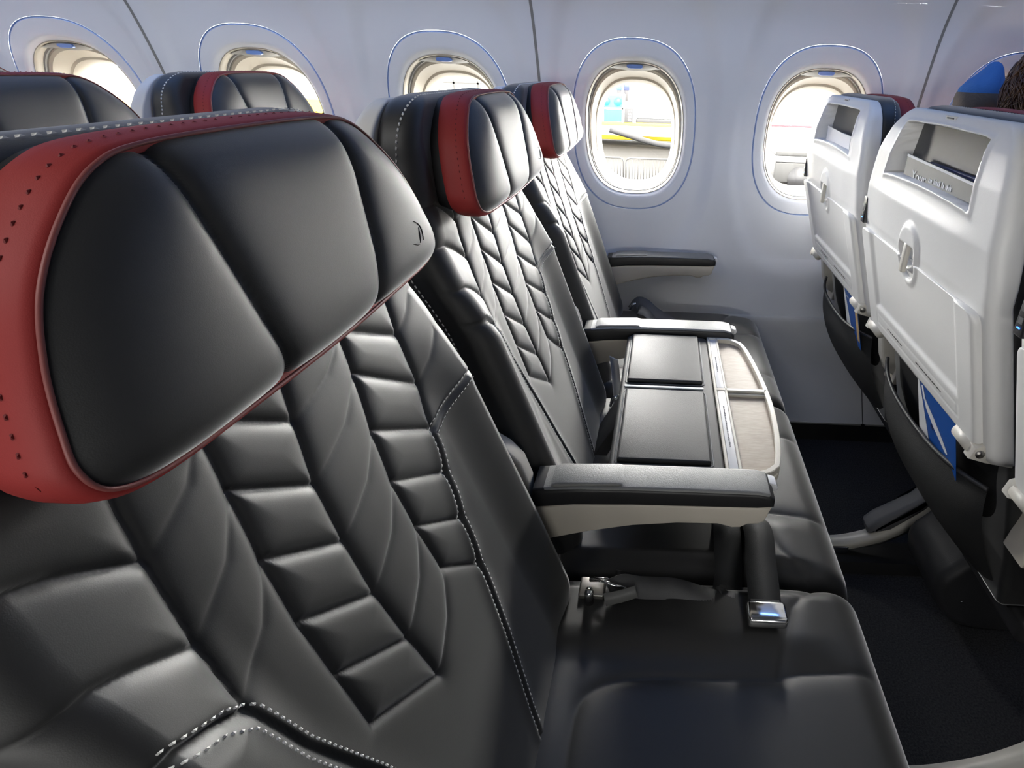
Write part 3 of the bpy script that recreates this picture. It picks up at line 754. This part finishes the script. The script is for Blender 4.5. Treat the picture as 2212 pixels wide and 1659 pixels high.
# ------------------------------------------------------------------ seat belts
def ribbon(path, side, w, th=.0016):
    """flat webbing along a path; side = width direction per point or constant"""
    P = cr(path, 48); rings = []
    sd = cr(side, 48) if isinstance(side, list) else np.tile(side, (48, 1))
    for i in range(48):
        d = Vector(P[min(i+1, 47)]-P[max(i-1, 0)]).normalized(); s = Vector(sd[i]); s = (s-d*s.dot(d)).normalized(); nn = d.cross(s)
        p = Vector(P[i]); rings.append([p+s*w/2+nn*th/2, p-s*w/2+nn*th/2, p-s*w/2-nn*th/2, p+s*w/2-nn*th/2])
    return loft(rings)
def make_belts():
    r = thing('seat_belt', 'black seat belt with chrome buckle end draped over the big seat cushion edge', 'seat belt', (.15, .56, .44), 'seat belts')
    o = Vector((.15, .56, .44))
    def rb(name, path, side, w, m, th=.0016, par=r, org=o):
        v, f = ribbon(path, side, w, th); return raw(name, [Vector(p)-org for p in v], f, m, par)
    rb('webbing', [(.168, .735, .432), (.172, .70, .450), (.176, .675, .466), (.178, .645, .470), (.174, .60, .466), (.171, .55, .462), (.169, .522, .460)], (1, .05, 0), .047, 'web')
    rb('webbing', [(.135, .72, .430), (.130, .69, .452), (.128, .66, .462), (.127, .62, .452), (.124, .58, .436), (.11, .552, .432), (.06, .548, .436), (.0, .555, .442), (-.05, .56, .447)], [(1, 0, 0), (1, 0, 0), (1, 0, 0), (1, 0, .2), (.8, .6, .1), (.2, 1, .3), (0, .9, .5), (0, .7, .8), (0, .6, .8)], .044, 'web')
    rb('webbing', [(-.055, .545, .455), (-.035, .55, .462), (-.01, .55, .458), (.04, .556, .450), (.085, .55, .444), (.13, .545, .442)], [(0, .5, .8), (0, .4, .8), (0, .8, .5), (0, .8, .6), (0, 1, 0), (0, 1, .2)], .030, 'webgrey')
    b = rbox('buckle', .1415-o.x, .1975-o.x, .498-o.y, .530-o.y, .450-o.z, .470-o.z, .006, 'chrome', r, 4)
    rbox('buckle_slot', .148-o.x, .191-o.x, .5255-o.y, .534-o.y, .456-o.z, .466-o.z, .002, 'web', b)
    # anchor hardware
    v, f = tube([(-.085, .560, .458), (-.060, .556, .464), (-.045, .552, .452)], .0035, 8); raw('anchor_hook', [Vector(p)-o for p in v], f, 'chrome', r)
    v, f = tube([(-.078, .552, .470), (-.050, .545, .468), (-.030, .545, .462)], .0026, 8); raw('anchor_bar', [Vector(p)-o for p in v], f, 'chrome', r)
    v, f = tube([(-.083, .535, .440), (-.083, .535, .462), (-.083, .535, .468)], [.007, .007, .005], 12); raw('anchor_bolt', [Vector(p)-o for p in v], f, 'chrome', r)
    rbox('anchor_plate', -.100-o.x, -.062-o.x, .540-o.y, .572-o.y, .430-o.z, .450-o.z, .003, 'steel', r)
    rb('belt_tag', [(-.06, .532, .452), (-.035, .535, .458), (-.015, .540, .462)], (0, .4, .9), .018, 'cardgrey')
    # window seat belt
    o2 = Vector((-.05, 1.55, .44))
    r2 = thing('seat_belt', 'grey twisted seat belt end at the window seat, against the wall', 'seat belt', o2, 'seat belts')
    def rb2(name, path, side, w, m): v, f = ribbon(path, side, w); return raw(name, [Vector(p)-o2 for p in v], f, m, r2)
    rb2('webbing', [(-.085, 1.575, .440), (-.068, 1.57, .468), (-.045, 1.555, .470), (-.015, 1.53, .456), (.03, 1.50, .446), (.07, 1.46, .444)], [(0, .5, 1), (.2, .5, 1), (.5, .6, .6), (.5, .9, .2), (.3, 1, 0), (.3, 1, 0)], .046, 'webgrey')
    rb2('webbing', [(-.060, 1.52, .446), (-.058, 1.515, .470), (-.035, 1.50, .468), (-.01, 1.48, .448)], [(0, 1, .2)]*4, .040, 'webgrey')
    v, f = tube([(-.090, 1.56, .452), (-.082, 1.56, .470), (-.070, 1.56, .474)], .004, 8); raw('anchor_hook', [Vector(p)-o2 for p in v], f, 'chrome', r2)
    # middle seat belt standing pale behind the table
    o3 = Vector((-.09, 1.06, .44))
    r3 = thing('seat_belt', 'pale upright belt end between table and far armrest', 'seat belt', o3, 'seat belts')
    v, f = ribbon([(-.085, 1.055, .440), (-.088, 1.056, .48), (-.092, 1.058, .53), (-.096, 1.06, .555)], (.6, -.8, 0), .036); raw('webbing', [Vector(p)-o3 for p in v], f, 'cardwhite', r3)
    v, f = tube([(-.10, 1.03, .445), (-.095, 1.03, .468), (-.08, 1.03, .474)], .0035, 8); raw('anchor_hook', [Vector(p)-o3 for p in v], f, 'chrome', r3)
make_belts()
# ------------------------------------------------------------------ cards in the front row backs
def make_cards():
    # literature in the recesses
    for k, lab, cat in ((1, 'grey folded leaflet with white lettering in the big white seat back', 1), (2, 'small pale leaflet in the recess of the window seat back', 1)):
        x = PITCH+float(xs_back(1.0))+.012; yc = YC[k]
        w = .118 if k == 1 else .095; c = -.018 if k == 1 else -.005
        r = thing('leaflet', lab, 'leaflet', (x, yc+c, 1.004), 'leaflets in the seat back recesses')
        poly = [(-w, -.004), (w, -.004), (w, .030 if k == 1 else .026), (-w, .022 if k == 1 else .024)]
        prism('cover', poly, .0, .003, 'x', 'cardgrey' if k == 1 else 'cardedge', r, 0)
        mb = MB(); mb.add(([(-.0006, w, .026), (-.0006, -w, .018), (-.0006, -w, .022), (-.0006, w, .030)], [(0, 1, 2, 3)]))
        if k == 1: mb.add(([(-.0006, -w+.003, -.003), (-.0006, -w, -.003), (-.0006, -w, .022), (-.0006, -w+.003, .022)], [(0, 1, 2, 3)]))
        mb.build('pale_edge', 'cardedge', r)
        if k == 1:
            cu = bpy.data.curves.new('lettering', 'FONT'); cu.body = 'Your'; cu.size = .026; cu.extrude = .0003
            to = bpy.data.objects.new('tmp_text', cu); COL.objects.link(to)
            dg = bpy.context.evaluated_depsgraph_get(); me = bpy.data.meshes.new_from_object(to.evaluated_get(dg))
            bpy.data.objects.remove(to)
            for vv in me.vertices: vv.co = Vector((-.0008-vv.co.z, (.085-vv.co.x), -.0055+vv.co.y*.8))
            me.update(); link('lettering', me, 'inkwhite', r, False)
            mb = MB()
            for a, b, c_, d_ in bars(.075, .008, 21): mb.add(boxvf(-.0011, -.0004, .022-b, .022-a, .0+c_, .0+d_))
            mb.build('pale_lettering', 'cardedge', r)
    rbx = rbox('booklet', PITCH+float(xs_back(1.0))+.022, PITCH+float(xs_back(1.0))+.030, YC[1]-.115, YC[1]+.04, 1.0, 1.030, .0015, 'navy')
    tag(rbx, 'dark navy booklet standing behind the grey leaflet', 'booklet')
    # safety cards in the pockets
    for k, y0, y1, lab in ((1, -.155, -.020, 'blue safety card with white airliner picture in the big seat pocket'), (2, -.185, -.085, 'small blue safety card in the window seat pocket')):
        xt, xb_ = PITCH-.282, PITCH-.270
        r = thing('safety_card', lab, 'card', (xb_, YC[k], .53), 'safety cards in the seat pockets')
        def pt(y, z, lift=0): return (-.0118-(z-.53)*.27-lift, y, z-.53)
        def quad(name, P, m, lift):
            a = [pt(y, z, lift) for y, z in P]; b = [(x+.0008, y, z) for x, y, z in a]; n = len(a)
            f = [tuple(range(n)), tuple(range(2*n-1, n-1, -1))]+[(i, n+i, n+(i+1) % n, (i+1) % n) for i in range(n)]
            return raw(name, a+b, f, m, r, False)
        quad('card_sheet', [(y1, .54), (y0, .54), (y0, .700), (y1, .700)], 'cardblue', 0)
        yw = y1-.004
        quad('white_panel', [(y1, .54), (y1-.045, .54), (y1-.008, .66), (y1-.006, .700), (y1, .700)], 'cardwhite', .0012)
        if k == 1:
            L = y1-y0
            fu = [(y1-.022, .648), (y1-.035, .640), (y1-.062, .624), (y1-.092, .603), (y1-.105, .592), (y1-.108, .587), (y1-.104, .585), (y1-.092, .590), (y1-.060, .606), (y1-.032, .626)]
            quad('airliner_picture', fu, 'cardwhite', .0014)
            quad('tail_picture', [(y1-.020, .665), (y1-.016, .664), (y1-.022, .640), (y1-.030, .640)], 'cardwhite', .0014)
            quad('engine_picture', [(y1-.050, .607), (y1-.058, .603), (y1-.056, .597), (y1-.048, .602)], 'navy', .0016)
            mb = MB()
            for a, b, c_, d_ in bars(.075, .010, 31):
                P = [pt(y1-.012-a, .677+c_-.12*a, .0016), pt(y1-.012-b, .677+c_-.12*b, .0016), pt(y1-.012-b, .677+d_-.12*b, .0016), pt(y1-.012-a, .677+d_-.12*a, .0016)]
                mb.add((P, [(0, 1, 2, 3)]))
            mb.build('heading_print', 'inkwhite', r)
        else:
            quad('orange_panel', [(y0+.016, .56), (y0, .56), (y0, .70), (y0+.020, .70)], 'cardorange', .0012)
            mb = MB()
            for a, b, c_, d_ in bars(.04, .006, 33):
                mb.add(([pt(y1-.02-a, .650+c_, .0016), pt(y1-.02-b, .650+c_, .0016), pt(y1-.02-b, .650+d_, .0016), pt(y1-.02-a, .650+d_, .0016)], [(0, 1, 2, 3)]))
            mb.build('heading_print', 'inkwhite', r)
make_cards()
# ------------------------------------------------------------------ seat frames and floor track
def make_frame(xo, label):
    r = thing('seat_undercarriage', label, 'seat legs', (xo, 0, 0), 'metal seat frames')
    for yl in (1.020, .515):
        path = cr([(-.335, yl, .060), (-.29, yl, .066), (-.235, yl, .085), (-.185, yl, .112), (-.135, yl, .155), (-.085, yl, .215), (-.055, yl, .285)], 30)
        rings = []
        for i in range(30):
            d = Vector(path[min(i+1, 29)]-path[max(i-1, 0)]).normalized(); n = Vector((-d.z, 0, d.x)); p = Vector(path[i]); a = .012+.004*i/29
            rings.append([p+n*a+Vector((0, s, 0)) if abs(s) < .02 else p for s in (-.014, .014)]+[p-n*a+Vector((0, .014, 0)), p-n*a+Vector((0, -.014, 0))])
        v, f = loft(rings); raw('leg', v, f, 'light_plastic', r)
        v, f = tube([(-.30, yl, .050), (-.20, yl, .075), (-.12, yl, .13)], .009, 10); raw('leg_brace', v, f, 'steel', r)
        b = rbox('track_fitting', -.355, -.275, yl-.016, yl+.016, .040, .068, .006, 'chrome', r)
        v, f = tube([(-.335, yl, .066), (-.335, yl, .074)], .006, 12); raw('fitting_bolt', v, f, 'steel', b)
        prism('front_leg', [(.10, .02), (.14, .02), (.10, .282), (.05, .282)], yl-.015, yl+.015, 'y', 'light_plastic', r, .003)
    for xx in (-.04, .18):
        v, f = tube([(xx, .10, .262), (xx, 1.62, .262)], .018, 14); raw('cross_tube', v, f, 'steel', r)
    return r
make_frame(PITCH, 'cream curved leg frame of the front row bolted to the floor track')
make_frame(0, 'leg frame under the row of seats with the middle table')
def track():
    for i, yl in enumerate((1.020, .515)):
        struct(raw('trim_%d' % (12+i), *boxvf(XE0+.02, XE1-.02, yl-.038, yl+.030, .0, .040), 'plinth', smooth=False))
track()
def make_box():
    r = thing('equipment_box', 'black moulded equipment box under the front row seat', 'box', (.705, .905, .02))
    prof = [(-.075, .12), (-.078, .175), (-.055, .205), (.0, .275), (.06, .30), (.18, .30), (.18, .05), (.10, .02), (.0, .03), (-.045, .07)]
    poly = [tuple(p) for p in cr([(a, b-.02) for a, b in prof], 40, True)]
    prism('box_body', poly, -.085, .085, 'y', 'darkplastic', r, .022, 5)
    v, f = tube([(-.02, -.0855, .10), (-.02, -.0875, .10)], .003, 10); raw('screw', v, f, 'chrome', r)
    prism('grey_shroud', [(-.16, .105), (-.14, .13), (-.06, .19), (-.01, .26), (.03, .26), (-.03, .17), (-.10, .10), (-.155, .085)], .10, .155, 'y', 'greyplastic', r, .018, 4)
make_box()
# ------------------------------------------------------------------ people in the front row
def make_person(loc, label, kind):
    r = thing('person', label, 'person', loc)
    J = {'pel': (0, 0, .52), 'sp': (-.05, 0, .72), 'ch': (-.07, 0, .90), 'nk': (-.055, 0, 1.02), 'hd': (-.035, 0, 1.10), 'tp': (-.03, 0, 1.17),
         'sl': (-.06, .17, .93), 'el': (.0, .21, .70), 'wl': (.20, .15, .64), 'sr': (-.06, -.17, .93), 'er': (.0, -.21, .70), 'wr': (.20, -.15, .64),
         'kl': (.38, .09, .52), 'al': (.40, .09, .10), 'tl': (.52, .09, .06), 'kr': (.38, -.09, .52), 'ar': (.40, -.09, .10), 'tr': (.52, -.09, .06)}
    Rr = dict(pel=.13, sp=.12, ch=.125, nk=.05, hd=.078, tp=.07, sl=.055, el=.045, wl=.03, sr=.055, er=.045, wr=.03, kl=.065, al=.042, tl=.035, kr=.065, ar=.042, tr=.035)
    E = [('pel', 'sp'), ('sp', 'ch'), ('ch', 'nk'), ('nk', 'hd'), ('hd', 'tp'), ('ch', 'sl'), ('sl', 'el'), ('el', 'wl'), ('ch', 'sr'), ('sr', 'er'), ('er', 'wr'), ('pel', 'kl'), ('kl', 'al'), ('al', 'tl'), ('pel', 'kr'), ('kr', 'ar'), ('ar', 'tr')]
    sc = .94 if kind == 'hat' else 1.0; ws = .58 if kind == 'hat' else 1.0
    ks = list(J); me = bpy.data.meshes.new('body')
    me.from_pydata([(J[k][0]*ws, J[k][1]*ws, .45+(J[k][2]-.45)*sc) for k in ks], [(ks.index(a), ks.index(b)) for a, b in E], [])
    o = bpy.data.objects.new('body', me); COL.objects.link(o); o.parent = r; me.materials.append(M['skin'])
    sk = o.modifiers.new('skin', 'SKIN'); sk.use_smooth_shade = True
    for i, k in enumerate(ks): me.skin_vertices[0].data[i].radius = (Rr[k]*ws, Rr[k]*ws); me.skin_vertices[0].data[i].use_root = (k == 'pel')
    o.modifiers.new('sub', 'SUBSURF').levels = 2; o.modifiers['sub'].render_levels = 2
    hz = .45+(1.12-.45)*sc
    # clothes: jumper as a loft round the torso
    rings = []
    for z, a, b in ((.46, .15, .19), (.60, .145, .18), (.78, .14, .185), (.90, .135, .205), (.955, .10, .15), (.985, .07, .075)):
        z = .45+(z-.45)*sc; rings.append([((-.06+a*math.cos(q*math.pi/16))*ws, b*ws*math.sin(q*math.pi/16), z) for q in range(32)])
    v, f = loft(rings, False, False); raw('jumper', v, f, 'cloth', r)
    if kind == 'hair':
        bm = bmesh.new(); bmesh.ops.create_icosphere(bm, subdivisions=5, radius=1)
        rnd = np.random.RandomState(3); ph = rnd.uniform(0, 6, 12)
        for vv in bm.verts:
            p = vv.co.copy(); d = .010*math.sin(p.x*17+ph[0])*math.sin(p.y*19+ph[1])+.008*math.sin(p.z*31+p.x*9+ph[2])+.006*math.sin(p.y*43+p.z*17)
            s = 1+d*6; vv.co = Vector((-.035+p.x*.098*s, p.y*.112*s, hz-.015+p.z*.125*s-(.10*max(0, -p.z))))
        hm = bpy.data.meshes.new('hair'); bm.to_mesh(hm); bm.free(); link('hair', hm, 'hair', r)
        mb = MB()
        for _ in range(330):
            a = rnd.uniform(0, 2*math.pi); e = rnd.uniform(.2, 1.45); wv = rnd.uniform(.97, 1.10); c = Vector((math.cos(a)*math.cos(e), math.sin(a)*math.cos(e), math.sin(e)))
            path = []
            for q in range(14):
                tq = q/13; rad = .105+.012*tq
                el = e-tq*1.5; cc = Vector((math.cos(a+.2*math.sin(tq*9+e*5))*math.cos(el), math.sin(a+.2*math.sin(tq*9+e*5))*math.cos(el), math.sin(el)))
                path.append((-.035+cc.x*.105*(1+.1*tq), cc.y*.118*(1+.1*tq), hz-.015+cc.z*.13*wv+.006*math.sin(tq*22+a*5)))
            mb.add(tube(path, [.0022*(1-.7*q/13) for q in range(14)], 5))
        mb.build('hair_curl', 'hair', r, True)
    else:
        rings = []
        for dz, a in ((-.045, .049), (-.035, .053), (-.012, .0545), (.003, .051)): rings.append([(-.02+a*math.cos(q*math.pi/20), a*math.sin(q*math.pi/20), hz+dz) for q in range(40)])
        v, f = loft(rings, False, False); raw('hat_band', v, f, 'hatband', r)
        rings = []
        for dz, a, sx in ((-.002, .050, 0), (.012, .049, .002), (.028, .041, .008), (.044, .030, .015), (.058, .021, .020), (.068, .014, .021), (.073, .005, .021)): rings.append([(-.02+sx+a*math.cos(q*math.pi/20)*(1+.04*math.sin(q*1.1)), a*math.sin(q*math.pi/20), hz+dz) for q in range(40)])
        v, f = loft(rings, False, True); raw('knit_hat', v, f, 'bluehat', r)
    return r
make_person((.885, 1.27, .015), 'person with long curly reddish-brown hair seated in the front row', 'hair')
make_person((.795, 1.462, .040), 'child in pointed blue knit hat with taupe band, by the front window', 'hat')
# ------------------------------------------------------------------ outside on the apron
GZ = -3.3
def outside():
    o = raw('tarmac_ground', [(-150, 2.6, GZ), (150, 2.6, GZ), (150, 240, GZ), (-150, 240, GZ)], [(0, 1, 2, 3)], 'tarmac', smooth=False); tag(o, 'grey tarmac apron seen through the cabin windows', 'ground'); o['kind'] = 'structure'
    o = raw('apron_bounce', *boxvf(-60, 60, 2.5, 19.0, GZ-.2, GZ+.02), 'outgrey', smooth=False); tag(o, 'unseen grey apron slab added to bounce daylight into the cabin', 'ground'); o['kind'] = 'structure'  # out-of-view slab laid over the tarmac to reflect daylight through the windows
    # crowd barriers
    def barrier():
        mb = MB(); L, H = 2.2, 1.1
        fr = [(-L/2, 0, 0), (-L/2, 0, H-.15), (-L/2+.04, 0, H-.05), (-L/2+.15, 0, H), (L/2-.15, 0, H), (L/2-.04, 0, H-.05), (L/2, 0, H-.15), (L/2, 0, 0)]
        r = thing('crowd_barrier', '', 'barrier', (0, 0, GZ), 'crowd barriers on the apron')
        mb.add(tube(fr, .03, 8)); mb.add(tube([(-L/2, 0, .2), (L/2, 0, .2)], .022, 6)); mb.build('frame', 'galvanised', r, True)
        mb = MB()
        for k in range(17): x = -L/2+.13+k*(L-.26)/16; mb.add(tube([(x, 0, .2), (x, 0, H)], .014, 6))
        mb.build('bars', 'galvanised', r, True)
        return r
    b = barrier(); b['label'] = 'white metal crowd barrier, rounded top, low in the fully visible window'
    Yb = 22.6; b.location = (-.45, Yb, GZ)
    dup(b, (-2.75, Yb, GZ), 'white crowd barrier end beside the other barrier, at the seat headrest side')
    r = thing('apron_vehicle', 'yellow airport vehicle with turquoise cabinet behind a white beam, through the window', 'vehicle', (0, 36.5, GZ))
    rbox('chassis', -9, 14, -.6, 1.8, .25, 1.32, .06, 'yellow', r)
    rbox('white_body', -1.95, 9, -.4, 1.6, 1.55, 2.9, .2, 'outwhite', r); rbox('dark_skirt', -1.9, 1.2, -.5, 1.5, 1.28, 1.55, .05, 'poster', r)
    c = rbox('turquoise_cabinet', -4.6, -2.68, -.5, 1.2, 1.28, 2.88, .04, 'outblue', r)
    for x in (-3.75, -3.02):
        v, f = tube([(x, -.50, 2.5), (x, -.58, 2.5)], .24, 20); raw('round_gauge', v, f, 'outblue', c)
    mb = MB(); mb.add(boxvf(-4.6, -2.68, -.56, -.50, 2.05, 2.14)); mb.add(boxvf(-4.0, -3.9, -.56, -.50, 1.28, 2.88)); mb.add(boxvf(-2.76, -2.68, -.56, -.50, 1.28, 2.88)); mb.build('cabinet_frame', 'outwhite', c)
    s = rbox('notice_board', -2.60, -2.08, -.66, -.58, 1.32, 2.15, .02, 'poster', r)
    mb = MB()
    for j in range(4):
        for a, b2, c_, d_ in bars(.22, .11, 40+j): mb.add(boxvf(-2.36+a, -2.36+b2, -.672, -.66, 1.42+j*.17+c_, 1.42+j*.17+d_))
    mb.build('notice_print', 'outwhite', s)
    for x in (-7, 10):
        for yy in (-.6, 1.2):
            v, f = tube([(x, yy-.15, .45), (x, yy+.15, .45)], .45, 24); raw('wheel', v, f, 'outgrey', r)
    o = rbox('white_boom', -9, 14, 35.0, 35.5, GZ+.60, GZ+1.14, .05, 'outwhite'); tag(o, 'long white boom crossing in front of the yellow vehicle', 'boom'); o['kind'] = 'structure'
    p = cr([(-3.4, 34.7, GZ+.95), (-2.4, 34.6, GZ+.72), (-1.2, 34.5, GZ+.42), (0, 34.3, GZ+.22), (2.2, 34.0, GZ+.19), (5, 33.6, GZ+.19)], 30)
    v, f = tube(p, .17, 12); o = raw('air_hose', v, f, 'hose'); tag(o, 'thick grey air hose sagging below the white boom', 'hose')
    o = rbox('service_platform', -12, -2.2, 44.5, 48, GZ, GZ+2.05, .05, 'outlight'); tag(o, 'pale raised platform where two workers stand beyond the yellow vehicle', 'platform')
    for i, (x, lab) in enumerate(((-3.75, 'worker in blue shirt standing beside another worker beyond the yellow vehicle'), (-3.15, 'second worker beyond the yellow vehicle, in darker clothes'))):
        w = thing('person', lab, 'person', (x, 45.6, GZ+2.05))
        rings = []
        for z, a, b2 in ((0, .14, .10), (.45, .15, .1), (.85, .20, .13), (1.1, .19, .12), (1.4, .23, .13), (1.5, .10, .09), (1.56, .07, .07), (1.62, .1, .1), (1.72, .11, .11), (1.80, .05, .05)):
            rings.append([(a*math.cos(q*math.pi/8), b2*math.sin(q*math.pi/8), z) for q in range(16)])
        v, f = loft(rings); raw('body', v, f, 'skin', w)
        rings = [[((a+.02)*math.cos(q*math.pi/8), (b2+.02)*math.sin(q*math.pi/8), z) for q in range(16)] for z, a, b2 in ((.8, .22, .14), (1.1, .21, .13), (1.42, .25, .14), (1.5, .12, .1))]
        v, f = loft(rings); raw('shirt', v, f, 'bluehat' if i == 0 else 'navy', w)
        rings = [[((a+.02)*math.cos(q*math.pi/8), (b2+.02)*math.sin(q*math.pi/8), z) for q in range(16)] for z, a, b2 in ((.02, .13, .10), (.45, .14, .1), (.82, .2, .13))]
        v, f = loft(rings); raw('trousers', v, f, 'cloth', w)
    r = thing('parked_truck', 'grey flat-sided truck low in the window behind the white seat back', 'truck', (7.15, 24, GZ))
    rbox('truck_body', -2.6, 4, -1.2, 1.2, .3, 1.15, .08, 'truckgrey', r); rbox('truck_rail', -2.6, 4, -1.25, 1.25, 1.15, 1.38, .05, 'outgrey', r); rbox('truck_roof', -2.6, 4, -1.2, 1.2, 1.38, 1.58, .05, 'truckgrey', r)
    for x in (-1.5, 2.5):
        v, f = tube([(x, -1.25, .5), (x, 1.25, .5)], .5, 24); raw('wheel', v, f, 'poster', r)
    o = rbox('barrier_pole', 4.0, 14, 24, 24.10, GZ+2.40, GZ+2.50, .02, 'redpaint'); tag(o, 'thin red pole above the grey truck in the window', 'pole'); o['kind'] = 'structure'
    for nm, x0, x1, y, h, lab in (('hangar', 4.5, 40, 32, 4.25, 'white hangar wall behind the grey truck'), ('terminal', -40, 3.5, 60, 4.3, 'pale terminal building far beyond the yellow vehicle')):
        o = rbox(nm, x0, x1, y, y+10, GZ, GZ+h, .05, 'outwhite'); tag(o, lab, 'building'); o['kind'] = 'structure'
    r = thing('lattice_fence', 'grey lattice framework seen through the window behind the second seat', 'framework', (-11, 30, GZ))
    mb = MB()
    for z in (1.2, 1.9, 2.6, 3.0, 3.4): mb.add(boxvf(-5, 5, -.05, .05, z, z+.09))
    for x in np.arange(-5, 5.1, 1.25): mb.add(boxvf(x-.05, x+.05, -.05, .05, 0, 3.6))
    mb.build('lattice', 'truckgrey', r)
    for nm, x, y, lab in (('yellow_tank', -16, 26, 'yellow tank in the window beside the rear row headrest'), ('yellow_loader', -25, 22, 'yellow loader in the window at the edge of the view')):
        o = rbox(nm, x-3.2, x+2.5, y, y+2, GZ, GZ+2.7, .15, 'yellow'); tag(o, lab, nm.split('_')[1])
outside()
